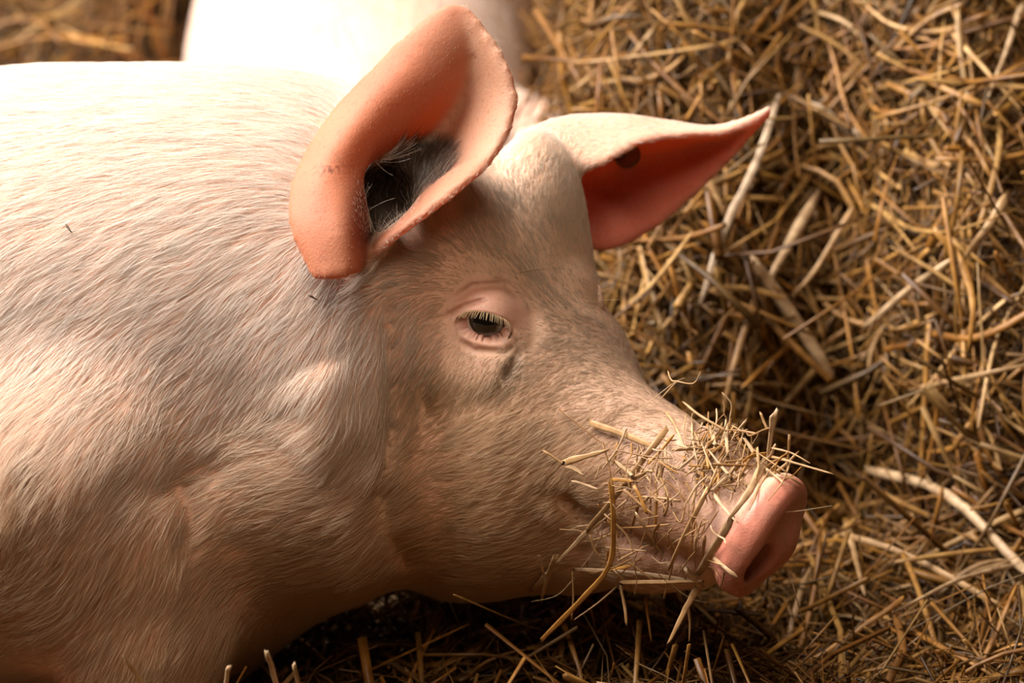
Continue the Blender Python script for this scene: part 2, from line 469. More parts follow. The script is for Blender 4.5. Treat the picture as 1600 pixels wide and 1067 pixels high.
# polygon normals run the other way round from the cross product of (column, row)
E_NEAR = soften(E_NEAR * (EN_N[:, 1] == SN_))
E_FAR = E_FAR * (EF_N[:, 1] == SF_) * np.clip((EF_N[:, 0] - .30) / .10, 0, 1)
E_FAR = soften(E_FAR)
def skin_paint(P, X, Y, nearEar, farEar, n):
    c = np.repeat(SKIN[None], len(P), 0)
    near = 1 / (1 + np.exp((P[:, 2] - .03) / .02))
    lm = lump(P)
    def put(m, col):
        nonlocal c
        m = np.clip(m, 0, 1)[:, None]; c = c * (1 - m) + np.asarray(col) * m
    put(nearEar, EARC); put(farEar, np.array([.62, .20, .13]) )
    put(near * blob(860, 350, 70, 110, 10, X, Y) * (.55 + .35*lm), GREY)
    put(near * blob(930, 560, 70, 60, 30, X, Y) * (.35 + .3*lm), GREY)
    late = near * blob(1010, 650, 130, 100, 35, X, Y) * .75
    put(near * blob(800, 320, 22, 30, 0, X, Y) * .7, np.array([.16, .13, .10]))
    put(near * blob(700, 610, 90, 40, 10, X, Y) * (.30 + .3*lm), np.array([.33, .24, .13]))
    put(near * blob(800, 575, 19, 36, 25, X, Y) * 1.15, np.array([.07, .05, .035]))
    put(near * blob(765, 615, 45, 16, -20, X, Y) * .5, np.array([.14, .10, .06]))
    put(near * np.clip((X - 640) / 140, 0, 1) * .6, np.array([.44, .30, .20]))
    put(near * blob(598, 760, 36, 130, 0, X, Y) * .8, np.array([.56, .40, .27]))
    eyed = np.linalg.norm(P - EYE[0]['c'], axis=1)
    put(np.clip((.046 - eyed) / .014, 0, 1) * .5, LID)
    put(np.clip((.030 - eyed) / .004, 0, 1) * .8, np.array([.45, .17, .14]))
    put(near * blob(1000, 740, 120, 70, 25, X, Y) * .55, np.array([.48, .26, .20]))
    put(late, np.array([.36, .24, .17]))
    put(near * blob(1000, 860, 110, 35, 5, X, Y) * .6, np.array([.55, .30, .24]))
    q = P - mid(1197, 840); qf = q @ HF
    put(np.clip((qf + .022) / .010, 0, 1) * (np.linalg.norm(q, axis=1) < .10), NOSE)
    put(np.clip((qf + .030) / .01, 0, 1) * np.clip(lump(P, 2.2) - .25, 0, 1) * (np.linalg.norm(q, axis=1) < .10) * .6, np.array([.30, .15, .10]))
    for sgn in (1, -1):
        z = mid(1197, 840) - .035*sgn*HL
        put(np.clip((.020 - np.linalg.norm((P - z) @ np.stack([HL, HD]).T, axis=1)) / .006, 0, 1) * (qf < .010) * (np.abs(qf) < .04) * .85, np.array([.10, .03, .025]))  # shade inside the nostrils, painted into the skin colour
    # dirt in the near ear and flecks on its flap
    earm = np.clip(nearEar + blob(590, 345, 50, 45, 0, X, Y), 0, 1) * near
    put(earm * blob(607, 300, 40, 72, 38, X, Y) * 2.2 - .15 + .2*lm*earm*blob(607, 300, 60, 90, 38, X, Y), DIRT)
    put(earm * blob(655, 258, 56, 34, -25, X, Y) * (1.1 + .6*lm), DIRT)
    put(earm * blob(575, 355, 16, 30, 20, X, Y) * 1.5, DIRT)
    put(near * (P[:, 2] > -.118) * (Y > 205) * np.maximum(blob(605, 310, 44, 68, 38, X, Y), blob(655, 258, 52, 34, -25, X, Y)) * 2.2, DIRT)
    put(earm * blob(516, 265, 22, 9, -12, X, Y) * np.clip(lump(P, 13) * 5 + .2, 0, 1), np.array([.10, .04, .02]))
    put(earm * np.clip(lump(P, 6) - .62, 0, 1) * 1.6 * blob(540, 210, 90, 70, -50, X, Y), np.array([.2, .09, .05]))
    put(earm * blob(712, 20, 16, 16, 0, X, Y) * .45, np.array([.28, .11, .06]))
    put(farEar * blob(940, 300, 40, 12, 20, X, Y) * .6, np.array([.20, .06, .04]))
    put(farEar * np.clip(lump(P, 1.7) * .8, 0, 1) * .5, np.array([.38, .10, .06]))
    put(farEar * np.clip(1 - (X - 905) / 130, 0, 1) * .5, np.array([.40, .11, .07]))
    # mud specks low on the flank
    put(near * blob(60, 830, 120, 130, 0, X, Y) * np.clip(lump(P, 3.1) - .45, 0, 1) * 2.6, np.array([.12, .07, .04]))
    put(near * blob(40, 750, 14, 30, 0, X, Y) * .75, np.array([.10, .06, .035]))
    put(blob(0, 0, 1, 1, 0, X, Y) * 0, DIRT)
    return np.clip(c, 0, 1)
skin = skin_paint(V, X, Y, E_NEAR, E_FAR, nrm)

PIG_ORIGIN = to_world(cs(-400, 1100, .13))[0]; PIG_ORIGIN[2] = 0
def pig_local(P): return to_world(P) - PIG_ORIGIN
me.vertices.foreach_set('co', pig_local(V).astype(f32).ravel())
me.flip_normals() if False else None
a = me.color_attributes.new('Col', 'FLOAT_COLOR', 'POINT')
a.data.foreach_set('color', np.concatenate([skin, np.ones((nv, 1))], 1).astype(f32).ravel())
qn = V - mid(1197, 840); wetv = ((qn @ HF) > -.02) * (np.linalg.norm(qn, axis=1) < .1)
eyed = np.min([np.linalg.norm(V - e['c'], axis=1) for e in EYE], axis=0)
wetv = np.maximum(wetv, np.clip((.033 - eyed) / .003, 0, 1))
for nm, val in (('Wet', wetv), ('Thin', THIN)):
    at = me.attributes.new(nm, 'FLOAT', 'POINT'); at.data.foreach_set('value', val.astype(f32))
me.polygons.foreach_set('use_smooth', [True] * len(me.polygons))
me.materials.append(M_SKIN); me.name = 'pig'; me.update()
# outward normals
me.calc_loop_triangles()
tri = np.empty(len(me.loop_triangles) * 3, np.int32); me.loop_triangles.foreach_get('vertices', tri); tri = tri.reshape(-1, 3)
VW = pig_local(V)
fn = np.cross(VW[tri[:, 1]] - VW[tri[:, 0]], VW[tri[:, 2]] - VW[tri[:, 0]])
vol = np.einsum('ij,ij->i', fn, VW[tri[:, 0]]).sum()
if vol < 0:
    me.flip_normals(); tri = tri[:, ::-1]; fn = -fn
pig = bpy.data.objects.new('pig', me); COL.objects.link(pig); pig.location = PIG_ORIGIN
tag(pig, 'pink white sow with pricked ears and straw on its snout, lying in front', 'pig', 'pigs bedded in the straw')
vn = np.empty(nv * 3, f32); me.vertices.foreach_get('normal', vn); vn = vn.reshape(-1, 3)

PIG_BVH = BVHTree.FromPolygons([tuple(v) for v in V.tolist()], tri.tolist())
def surface_w(px, py, ears=True, start=-.5):       # the same from the finished mesh, quicker
    a, b = cs(px, py, -.6), cs(px, py, .6)
    h = PIG_BVH.ray_cast(Vector(a), Vector(b - a).normalized())
    return h[0][2] if h[0] is not None else None
# ---- eyeballs
def mat_eye():
    t = NT('eye_gloss'); co = t.n('TexCoord').outputs['Object']
    ln = t.n('SeparateXYZ', i_0=co).outputs[2]
    c = t.ramp(t.n('MapRange', i_0=ln, i_1=.0, i_2=.0265).outputs[0], [(0.66, (.62, .48, .40)), (0.765, (.45, .32, .26)), (.785, (.020, .010, .006)), (.91, (.014, .008, .005)), (.93, (.003, .0025, .0025))])
    p = t.n('BsdfPrincipled', i_Base_Color=c, i_Roughness=0.12); p.inputs['Coat Weight'].default_value = 1.0
    p.inputs['Coat Roughness'].default_value = 0.02
    t.t.links.new(p.outputs[0], t.out.inputs[0]); return t.m
M_EYE = mat_eye()
def sphere(r, nu=32, nw=20):
    vs = [(0, 0, r)]; fs = []
    for i in range(1, nw):
        th = math.pi * i / nw
        for j in range(nu):
            a = 2*math.pi*j/nu; k = 1.0
            z = r*math.cos(th); z += .0018 * max(0, (z/r - .84)/.16)
            vs.append((r*math.sin(th)*math.cos(a), r*math.sin(th)*math.sin(a), z))
    vs.append((0, 0, -r)); last = len(vs) - 1
    for j in range(nu):
        fs.append((0, 1+j, 1+(j+1) % nu))
        for i in range(nw-2):
            A = 1+i*nu; fs.append((A+j, A+nu+j, A+nu+(j+1) % nu, A+(j+1) % nu))
        fs.append((last, 1+(nw-2)*nu+(j+1) % nu, 1+(nw-2)*nu+j))
    return vs, fs
for E in EYE:
    vs, fs = sphere(.0275)
    o = mesh_obj('eye', vs, fs, M_EYE, pig)
    o.location = pig_local(E['c'])[0]
    z = E['n'] if E is EYE[1] else unit(np.array([.02, .02, -1.]))
    zw = z[0]*AX_R + z[1]*AX_U + z[2]*AX_F
    o.rotation_euler = Vector(zw).to_track_quat('Z', 'Y').to_euler()
    o['label'] = 'dark glossy eye'

# ------------------------------------------------------------------ hair
def curves_obj(name, pts, rad, tint, mat, parent):
    n, k = pts.shape[:2]
    cu = bpy.data.hair_curves.new(name); cu.add_curves([k] * n)
    cu.attributes['position'].data.foreach_set('vector', pts.astype(f32).ravel())
    ra = cu.attributes.get('radius') or cu.attributes.new('radius', 'FLOAT', 'POINT')
    ra.data.foreach_set('value', rad.astype(f32).ravel())
    if tint is not None:
        ta = cu.attributes.new('tint', 'FLOAT_COLOR', 'CURVE')
        ta.data.foreach_set('color', np.concatenate([tint, np.ones((n, 1))], 1).astype(f32).ravel())
    cu.materials.append(mat)
    o = bpy.data.objects.new(name, cu); COL.objects.link(o); o.parent = parent
    return o
FLOW = np.array([(50,160,-1,.15),(300,180,-1,.12),(480,200,-1,.15),(100,300,-1,.4),(300,330,-1,.45),(430,330,-1,.42),
 (60,450,-.8,.7),(250,450,-.85,.6),(400,480,-.7,.75),(60,600,-.6,.9),(200,600,-.6,.9),(330,620,-.6,.8),(450,560,-.45,.9),
 (540,540,-.35,.95),(590,620,-.2,1),(560,690,-.6,.6),(50,800,-.5,1),(150,750,-.5,1),(240,720,-.7,.7),(300,735,-.85,.45),(420,720,-1,.3),
 (520,770,-1,.15),(350,790,-.8,.55),(260,850,-.3,1),(180,900,-.5,.9),(100,950,-.8,.5),(400,860,-1,.15),(500,860,-1,.2),(220,1000,-.3,1),
 (640,700,-.8,.5),(650,850,-1,.15),(720,760,-1,.25),(760,690,-1,.35),(850,620,-.85,.5),(900,700,-.8,.5),(760,850,-1,.2),(830,800,-.8,.5),
 (930,540,-.6,.2),(870,420,-.25,-1),(820,300,-.15,-1),(780,400,-.5,-.8),(700,400,-.9,-.25),(640,450,-.9,.25),(620,520,-.4,.9),(740,590,-.6,.75),
 (670,560,-.7,.7),(960,590,-.75,.2),(1050,660,-.85,-.1),(1000,800,-.9,.2),(900,900,-1,.2),(880,270,.3,-.8),(950,215,1,-.1),(1080,205,1,-.05),
 (1000,300,.5,.5),(560,250,.5,-1),(500,300,-.8,-.3),(500,400,-.5,.8),(650,100,.4,-.9),(750,200,.6,-.6),(660,330,.0,-1),(600,320,.3,-.9),
 (-300,300,-1,.3),(-300,700,-.7,.8),(-900,300,-1,.3),(-900,700,-.8,.7)], float)
def flow_at(X, Y):
    out = np.empty((len(X), 2))
    for i in range(0, len(X), 20000):
        x, y = X[i:i+20000, None], Y[i:i+20000, None]
        w = 1 / (((x - FLOW[:, 0])**2 + (y - FLOW[:, 1])**2) + 900) ** 1.6
        d = FLOW[:, 2:4] / np.hypot(FLOW[:, 2], FLOW[:, 3])[:, None]
        out[i:i+20000] = (w @ d) / w.sum(1, keepdims=True)
    return out / np.maximum(np.linalg.norm(out, axis=1, keepdims=True), 1e-6)
def sm_(a, b, x):
    t = np.clip((x - a) / (b - a), 0, 1); return t * t * (3 - 2 * t)
def make_coat(N):
    ar = np.linalg.norm(fn, axis=1) * .5
    cen = V[tri].mean(1); cx, cy = to_px(cen)
    nz_w = vn[tri].mean(1)
    facing = -(nz_w @ AX_F)
    wgt = ar * np.where(facing > -.25, 1.0, .30) * np.where(cx < -60, .25, 1.0) * np.where(cx > 600, 1.25, 1.0)
    pk = RNG.choice(len(tri), N, p=wgt / wgt.sum())
    r1, r2 = RNG.random(N), RNG.random(N); q = np.sqrt(r1)
    b = np.stack([1 - q, q * (1 - r2), q * r2], 1)[:, :, None]
    P = (V[tri[pk]] * b).sum(1); NW = (vn[tri[pk]] * b).sum(1); NW /= np.linalg.norm(NW, axis=1, keepdims=True)
    ne = (E_NEAR[tri[pk]] * b[:, :, 0]).sum(1); fe = (E_FAR[tri[pk]] * b[:, :, 0]).sum(1)
    X, Y = to_px(P); nf = -(NW @ AX_F)
    # length of the bristles over the body
    L = np.full(N, .040)
    L = np.where(X > 600, .025, L)
    L = np.where((X > 700) & (Y < 640), .0135, L)
    L = L - np.clip((X - 860) / 240, 0, 1) * (L - .005)
    th_ = (THIN[tri[pk]] * b[:, :, 0]).sum(1)
    L = np.where(th_ > .4, .0065, L); L = np.where((ne > .4), .004, L); L = np.where(fe > .4, .006, L)
    canal = np.maximum(blob(605, 310, 40, 60, 38, X, Y), blob(655, 258, 50, 34, -25, X, Y)) * (P[:, 2] < .06) * (Y > 200)
    L = np.where((canal > .3) & (P[:, 2] > -.12), .017, L)
    eyed = np.min([np.linalg.norm(P - e['c'], axis=1) for e in EYE], axis=0)
    keep = (np.linalg.norm(P - EYE[0]['c'], axis=1) > .041) & (np.linalg.norm(P - EYE[1]['c'], axis=1) > .033)
    L = np.where(eyed < .062, L * .55, L)
    keep &= ~(((P - mid(1197, 840)) @ HF > -.030) & (np.linalg.norm(P - mid(1197, 840), axis=1) < .10))
    keep &= ~((ne > .4) & (canal < .3) & (RNG.random(N) < .88))
    keep &= ~((fe > .4) & (RNG.random(N) < .7))
    keep &= ~((X > 980) & (RNG.random(N) < .5))
    L *= .65 + .6 * RNG.random(N)
    P, NW, L, X, Y, ne, fe, canal, nf = [z[keep] for z in (P, NW, L, X, Y, ne, fe, canal, nf)]; N = len(P)
    fl = flow_at(X, Y)
    # coherent waver so that the strands gather in locks
    wv = lump(P, 1.6) * .15 + lump(P[:, [2, 0, 1]], 3.7) * .15
    ang = wv + RNG.normal(0, .13, N)
    c_, s_ = np.cos(ang), np.sin(ang)
    fx, fy = fl[:, 0]*c_ - fl[:, 1]*s_, fl[:, 0]*s_ + fl[:, 1]*c_
    T = fx[:, None] * AX_R - fy[:, None] * AX_U
    T = T - NW * (T * NW).sum(1, keepdims=True); T /= np.maximum(np.linalg.norm(T, axis=1, keepdims=True), 1e-4)
    lift = (.19 + .18 * RNG.random(N))[:, None]
    B = np.cross(NW, T); curl = RNG.normal(0, .13, N)[:, None]
    R0 = pig_local(P); k = 5; pts = np.empty((N, k, 3))
    for j in range(k):
        t = j / (k - 1)
        pts[:, j] = R0 + (T * (t * .96) + NW * (lift * (t - .78 * t * t)) + B * curl * t * t * .5 ) * L[:, None] - NW * .0006 * (1 - t)
    rad = (0.00015 + .00010 * RNG.random(N))[:, None] * np.linspace(1, .25, k)[None]
    base = np.array([.93, .84, .76])[None] * (.62 + .42 * RNG.random(N))[:, None]
    nearm = 1 / (1 + np.exp((P[:, 2] - .03) / .02))
    def put(m, col):
        nonlocal base
        m = np.clip(m, 0, 1)[:, None]; base = base * (1 - m) + np.asarray(col) * m
    put(nearm * sm_(600, 700, X) * .62, [.62, .49, .34])
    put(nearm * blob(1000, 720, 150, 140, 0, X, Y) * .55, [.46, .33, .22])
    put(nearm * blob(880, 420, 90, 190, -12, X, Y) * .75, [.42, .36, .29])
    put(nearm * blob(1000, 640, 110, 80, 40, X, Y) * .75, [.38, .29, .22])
    put(nearm * blob(60, 830, 130, 150, 0, X, Y) * np.clip(lump(P, 3.1) - .35, 0, 1) * 2.6, [.22, .14, .09])
    put(nearm * blob(40, 750, 14, 30, 0, X, Y) * .7, [.16, .10, .06])
    put(nearm * blob(700, 620, 110, 36, 10, X, Y) * .7, [.50, .38, .22])
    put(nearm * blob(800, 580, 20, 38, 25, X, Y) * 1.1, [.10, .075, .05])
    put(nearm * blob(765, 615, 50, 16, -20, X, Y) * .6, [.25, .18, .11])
    put(nearm * blob(800, 320, 24, 32, 0, X, Y) * .6, [.28, .24, .2])
    put(np.clip(np.maximum(ne, fe) * 1.5, 0, 1) * .8, [.62, .36, .24])
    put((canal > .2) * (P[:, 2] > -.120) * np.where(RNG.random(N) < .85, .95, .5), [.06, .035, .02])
    put(np.clip(Y - 520, 0, 330) / 330 * nearm * .75, [.60, .40, .21])  # warm bounce from the straw, tinted into the bristles lower down
    put(nearm * blob(730, 760, 170, 130, 0, X, Y) * .55, [.62, .43, .24])  # golden shadow tone of the jowl, put into the bristle colour
    put(blob(925, 240, 100, 26, 0, X, Y) * .6, [.52, .40, .27])  # shading toward the far ear's rim, painted as a hair tint
    put((RNG.random(N) < .02) * .8 * (Y < 430), [.25, .17, .12])
    return curves_obj('coat', pts, rad, np.clip(base, 0, 1), M_COAT, pig)
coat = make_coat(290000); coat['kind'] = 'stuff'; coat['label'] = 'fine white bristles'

def eyelashes():
    pts, rad = [], []
    E = EYE[0]
    for i in range(46):
        a = math.radians(28 + 124 * (i + random.random() * .7) / 46)
        ex, ey = .0255 * math.cos(a), .0145 * math.sin(a)
        zz = math.sqrt(max(.0315**2 - ex*ex - ey*ey, 1e-6))
        p0 = E['c'] + E['x']*ex + E['y']*ey + E['n']*zz
        dr = unit(E['n']*.9 + E['x']*(ex*22 + random.uniform(-.2, .2)) + E['y']*.05); L = random.uniform(.007, .011)
        c = [pig_local(p0 + dr*L*t - E['y']*.006*t*t + E['n']*.0)[0] for t in (0, .33, .66, 1)]
        pts.append(c); rad.append([.00034, .0003, .0002, .00008])
    o = curves_obj('eyelashes', np.array(pts), np.array(rad), None, M_LASH, pig); o['kind'] = 'stuff'; o['label'] = 'pale eyelashes'
    return o
eyelashes()

def long_whiskers():
    W_ = [[(812,425),(870,415),(915,418)],[(862,490),(900,494),(940,478)],[(880,480),(930,470),(968,468)],[(700,880),(712,868),(735,872)],[(618,866),(650,852),(672,846)],
          [(1160,800),(1230,800),(1300,790)],[(1040,905),(1080,935),(1130,945)],[(1000,640),(1050,600),(1070,590)],[(900,900),(870,930),(830,940)]]
    pts, rad = [], []
    for w in W_:
        P3 = []
        for i, (x, y) in enumerate(w):
            d = surface_w(x, y); P3.append(cs(x, y, (d if d is not None else P3[-1][2]) - .002 - .004*i))
        P3 = spline(np.array(P3), 3); pts.append(pig_local(P3)); rad.append(np.linspace(.0004, .00012, len(P3)))
    o = curves_obj('whiskers', np.array(pts), np.array(rad), None, M_LASH, pig); o['kind'] = 'stuff'
long_whiskers()

# ---- ear tag in the far ear
def lathe(prof, seg=24):
    vs, fs = [], []
    for r, z in prof:
        for j in range(seg):
            a = 2*math.pi*j/seg; vs.append((r*math.cos(a), r*math.sin(a), z))
    for i in range(len(prof)-1):
        for j in range(seg):
            A = i*seg; fs.append((A+j, A+(j+1) % seg, A+seg+(j+1) % seg, A+seg+j))
    fs.append(tuple(range(seg))[::-1]); fs.append(tuple(range((len(prof)-1)*seg, len(prof)*seg)))
    return vs, fs
hitw = surface_w(982, 262) or .15
vs, fs = lathe([(.0005, -.006), (.012, -.005), (.014, -.003), (.0145, 0), (.014, .002), (.0125, .003), (.011, .0024), (.004, .0024), (.0005, .0026)])
tg = mesh_obj('ear_tag', vs, fs, M_TAG, pig); tg.location = pig_local(cs(980, 243, hitw - .010))[0]
nz_ = -0.25*AX_R + .35*AX_U - .9*AX_F; tg.rotation_euler = Vector(nz_).to_track_quat('Z', 'Y').to_euler()
tg['label'] = 'round ochre ear tag'
vs, fs = lathe([(.0052, 0), (.0052, .004), (.004, .0062), (.0015, .0066)], 16)
pn = mesh_obj('tag_pin', vs, fs, M_TAGPIN, tg); pn.location = (-.007, -.001, .0015); pn['label'] = 'dark pin'

# ------------------------------------------------------------------ second pig: a copy lying behind, rump to the camera
def sm(a, b, x):
    t = np.clip((x - a) / (b - a), 0, 1); return t * t * (3 - 2 * t)
P2_ROT = math.radians(92); P2_SC = 0.98
pig2 = pig.copy(); COL.objects.link(pig2)
for ch in list(pig.children):
    if ch.name.startswith(('ear_tag', 'whiskers')): continue
    c2 = ch.copy(); COL.objects.link(c2); c2.parent = pig2
pig2.scale = (P2_SC,) * 3
P2_TILT = math.radians(20)
P2_M = Matrix.Rotation(P2_ROT, 3, 'Z') @ Matrix.Rotation(-P2_TILT, 3, 'Y')
pig2.rotation_euler = P2_M.to_euler()
P2_M = np.array(P2_M)
# rump tip in local coordinates sits near x = -0.92; put it behind the near ear
rump = to_world(cs(-1130, 560, .13))[0] - PIG_ORIGIN
tgt = np.array([(535 - 800) * S * 1.32, 1.12, rump[2] * P2_SC - .09])
pig2.location = tgt - P2_M @ rump * P2_SC
tag(pig2, 'second pig, a bright white rump rising out of focus behind the upright ear', 'pig', 'pigs bedded in the straw')

# ------------------------------------------------------------------ straw bed
def bump(x, y):
    return .030*np.sin(5.1*x+1.2*np.sin(3.3*y)) + .026*np.sin(6.3*y+2.0*np.sin(4.1*x)+1) + .016*np.sin(13*x+4*y) + .012*np.sin(15*y-7*x)
def height(x, y):
    x, y = np.asarray(x, float), np.asarray(y, float)
    y0 = 1.30 + 1.9*sm(-.58, -.42, x) - 1.9*sm(-.06, .08, x) - 1.02*sm(-.10, .17, x) - .10*sm(.35, .6, x)
    y0 = y0 + .11*np.exp(-((x - .37)/.10)**2) + .07*np.sin(9*x + 1.0)*sm(.4, .6, x)
    t = np.maximum(y - y0, 0)
    h = .46 * (1 - np.exp(-t / .15)) + .42 * t
    h = h + bump(x, y) * (.35 + .9*sm(.0, .3, t)) + .022*np.sin(31*x+2*np.sin(17*y))*np.sin(37*y+1.5*np.sin(23*x)) * (1 - .6*sm(.1, .5, y))
    h = h + (.02 * sm(.75, 1.05, y) + .36*np.maximum(y - 1.15, 0)) * (1 - sm(.02, .2, x)) * sm(-.58, -.45, x)
    h += .05 * sm(.05, .5, x) * sm(-.1, .25, y) - .07 * sm(-.22, -.42, y)
    return h
def normal_at(x, y, e=.02):
    hx = (height(x+e, y)-height(x-e, y))/(2*e); hy = (height(x, y+e)-height(x, y-e))/(2*e)
    n = np.stack([-hx, -hy, np.ones_like(hx)], 1); return n / np.linalg.norm(n, axis=1, keepdims=True)
gx, gy = np.linspace(-2.6, 2.6, 131), np.linspace(-1.3, 4.2, 139)
GX, GY = np.meshgrid(gx, gy, indexing='ij'); GZ = height(GX, GY)
fv = np.stack([GX.ravel(), GY.ravel(), GZ.ravel()], 1) - normal_at(GX.ravel(), GY.ravel(), .16) * .085; nb = len(gy)
ff = [(i*nb+j, (i+1)*nb+j, (i+1)*nb+j+1, i*nb+j+1) for i in range(len(gx)-1) for j in range(nb-1)]
fl_o = mesh_obj('floor', fv, ff, M_FLOOR); fl_o['kind'] = 'structure'

PAL = np.array([(.50, .29, .095), (.44, .23, .06), (.58, .38, .16), (.38, .19, .045), (.64, .46, .25), (.30, .15, .045), (.52, .30, .08), (.46, .32, .19), (.22, .115, .04)])
PALW = np.array([.2, .18, .14, .14, .08, .1, .1, .04, .02]); PALW = PALW / PALW.sum()
def tube_geo(C, wid, flat, side, nring=5, taper=None):
    n, k = C.shape[:2]
    T = np.gradient(C, axis=1); T /= np.maximum(np.linalg.norm(T, axis=2, keepdims=True), 1e-9)
    A = side[:, None, :] - T * (side[:, None, :] * T).sum(2, keepdims=True); A /= np.maximum(np.linalg.norm(A, axis=2, keepdims=True), 1e-9)
    Bv = np.cross(T, A)
    ca = [2*math.pi*(j+.5)/nring for j in range(nring)]
    taper = np.ones((n, k)) if taper is None else taper
    V = np.empty((n, k, nring, 3))
    for j, a in enumerate(ca):
        V[:, :, j] = C + (A*math.cos(a) + Bv*(math.sin(a)*flat[:, None, None])) * (wid[:, None]*taper)[:, :, None]
    F = []
    for i in range(k-1):
        for j in range(nring):
            F.append((i*nring+j, i*nring+(j+1) % nring, (i+1)*nring+(j+1) % nring, (i+1)*nring+j))
    caps = [tuple(range(nring))[::-1], tuple((k-1)*nring+j for j in range(nring))]
    return V.reshape(n, -1, 3), F, caps
def centre_lines(p, d, n, L, k=5, bend=.09):
    N = len(p); t = np.linspace(-.5, .5, k)
    B = np.cross(d, n); c1 = RNG.normal(0, bend, N); c2 = RNG.normal(0, bend*.8, N); kk = RNG.integers(1, k-1, N)
    kink = RNG.normal(0, .38, N) * (RNG.random(N) < .5)
    C = p[:, None] + d[:, None]*(t[None, :, None]*L[:, None, None])
    C += (B*(c1*L)[:, None])[:, None]*((t*t*4-.5)[None, :, None]) + (n*(c2*L)[:, None])[:, None]*((t*t*4-.5)[None, :, None])
    tk = t[kk]; C += (B*(kink*L)[:, None])[:, None]*np.maximum(t[None, :]-tk[:, None], 0)[:, :, None]
    return C
def blocked(C):                                     # stalks that would run through the first pig
    Q = to_cs(C.reshape(-1, 3)).astype(f32); d = sdf(Q, full=False, ears=False).reshape(C.shape[:2])
    return d.min(1) < .004
def in_pig2(C):
    q = (C.reshape(-1, 3) - np.array(pig2.location)) @ P2_M / P2_SC
    Q = to_cs(q + PIG_ORIGIN).astype(f32)
    return sdf(Q, full=False, ears=False).reshape(C.shape[:2]).min(1) < .004
def scatter(N, xr, yr, dz, Lr, Wr, tilt):
    x = RNG.uniform(*xr, 4*N); y = RNG.uniform(*yr, 4*N); pw = np.minimum(1/np.maximum(normal_at(x, y)[:, 2], .12), 6)
    pk = RNG.choice(4*N, N, replace=False, p=pw/pw.sum()); x, y = x[pk], y[pk]
    n = normal_at(x, y); p = np.stack([x, y, height(x, y)], 1)
    p += n * RNG.uniform(*dz, N)[:, None]
    fa = 1.2*np.sin(4.3*x+2*np.sin(3.1*y))+1.1*np.sin(5.7*y-3*x)+.6
    r = RNG.normal(size=(N, 3))*.75; r[:, 0] += np.cos(fa)*.9; r[:, 1] += np.sin(fa)*.7; r[:, 2] += np.sin(fa)*.7
    d = r - n*(r*n).sum(1, keepdims=True); d /= np.linalg.norm(d, axis=1, keepdims=True)
    d = d + n*RNG.normal(0, tilt, N)[:, None]; d /= np.linalg.norm(d, axis=1, keepdims=True)
    L = RNG.uniform(*Lr, N) * np.exp(RNG.normal(0, .25, N)); wd = RNG.uniform(*Wr, N) * .5 * np.exp(RNG.normal(0, .25, N))
    return p, d, n, L, wd
def view_mask(C, m=160):
    Q = to_cs(C.mean(1)); X, Y = to_px(Q); return (X > -m) & (X < 1600+m) & (Y > -m) & (Y < 1067+m)
def straw_mesh(name, sets, nring=4):
    Vs, Fs, Cs, o = [], [], [], 0
    for C, wd, flat, side in sets:
        tp = np.ones(C.shape[:2]); lf = RNG.random(len(C)) < .45; tp[lf] = np.linspace(1.25, .12, C.shape[1])
        V_, F_, caps = tube_geo(C, wd, flat, side, nring, tp); n, m = V_.shape[:2]
        Fq = np.array(F_)[None] + (np.arange(n)*m)[:, None, None] + o
        Fs.append(Fq.reshape(-1, 4)); Vs.append(V_.reshape(-1, 3))
        if nring == 4:
            Fc = np.array(caps)[None] + (np.arange(n)*m)[:, None, None] + o; Fs.append(Fc.reshape(-1, 4))
        c = PAL[RNG.choice(len(PAL), n, p=PALW)] * RNG.uniform(.13, .78, (n, 1)) * np.array([1, .85, .58]); st = np.tile(RNG.uniform(.6, 1.2, (n, nring)), (1, m//nring)).reshape(-1, 1); Cs.append(np.repeat(c, m, 0) * st); o += n*m
    Vv, Fv, Cv = np.concatenate(Vs), np.concatenate(Fs), np.concatenate(Cs)
    me = bpy.data.meshes.new(name); me.vertices.add(len(Vv)); me.vertices.foreach_set('co', Vv.astype(f32).ravel())
    me.loops.add(Fv.size); me.loops.foreach_set('vertex_index', Fv.astype(np.int32).ravel())
    me.polygons.add(len(Fv)); me.polygons.foreach_set('loop_start', np.arange(0, Fv.size, 4, dtype=np.int32))
    me.update(calc_edges=True); me.validate()
    me.polygons.foreach_set('use_smooth', [True]*len(me.polygons))
    a = me.color_attributes.new('Col', 'FLOAT_COLOR', 'POINT'); a.data.foreach_set('color', np.concatenate([Cv, np.ones((len(Cv), 1))], 1).astype(f32).ravel())
    me.materials.append(M_STRAW)
    ob = bpy.data.objects.new(name, me); COL.objects.link(ob); return ob
sets = []
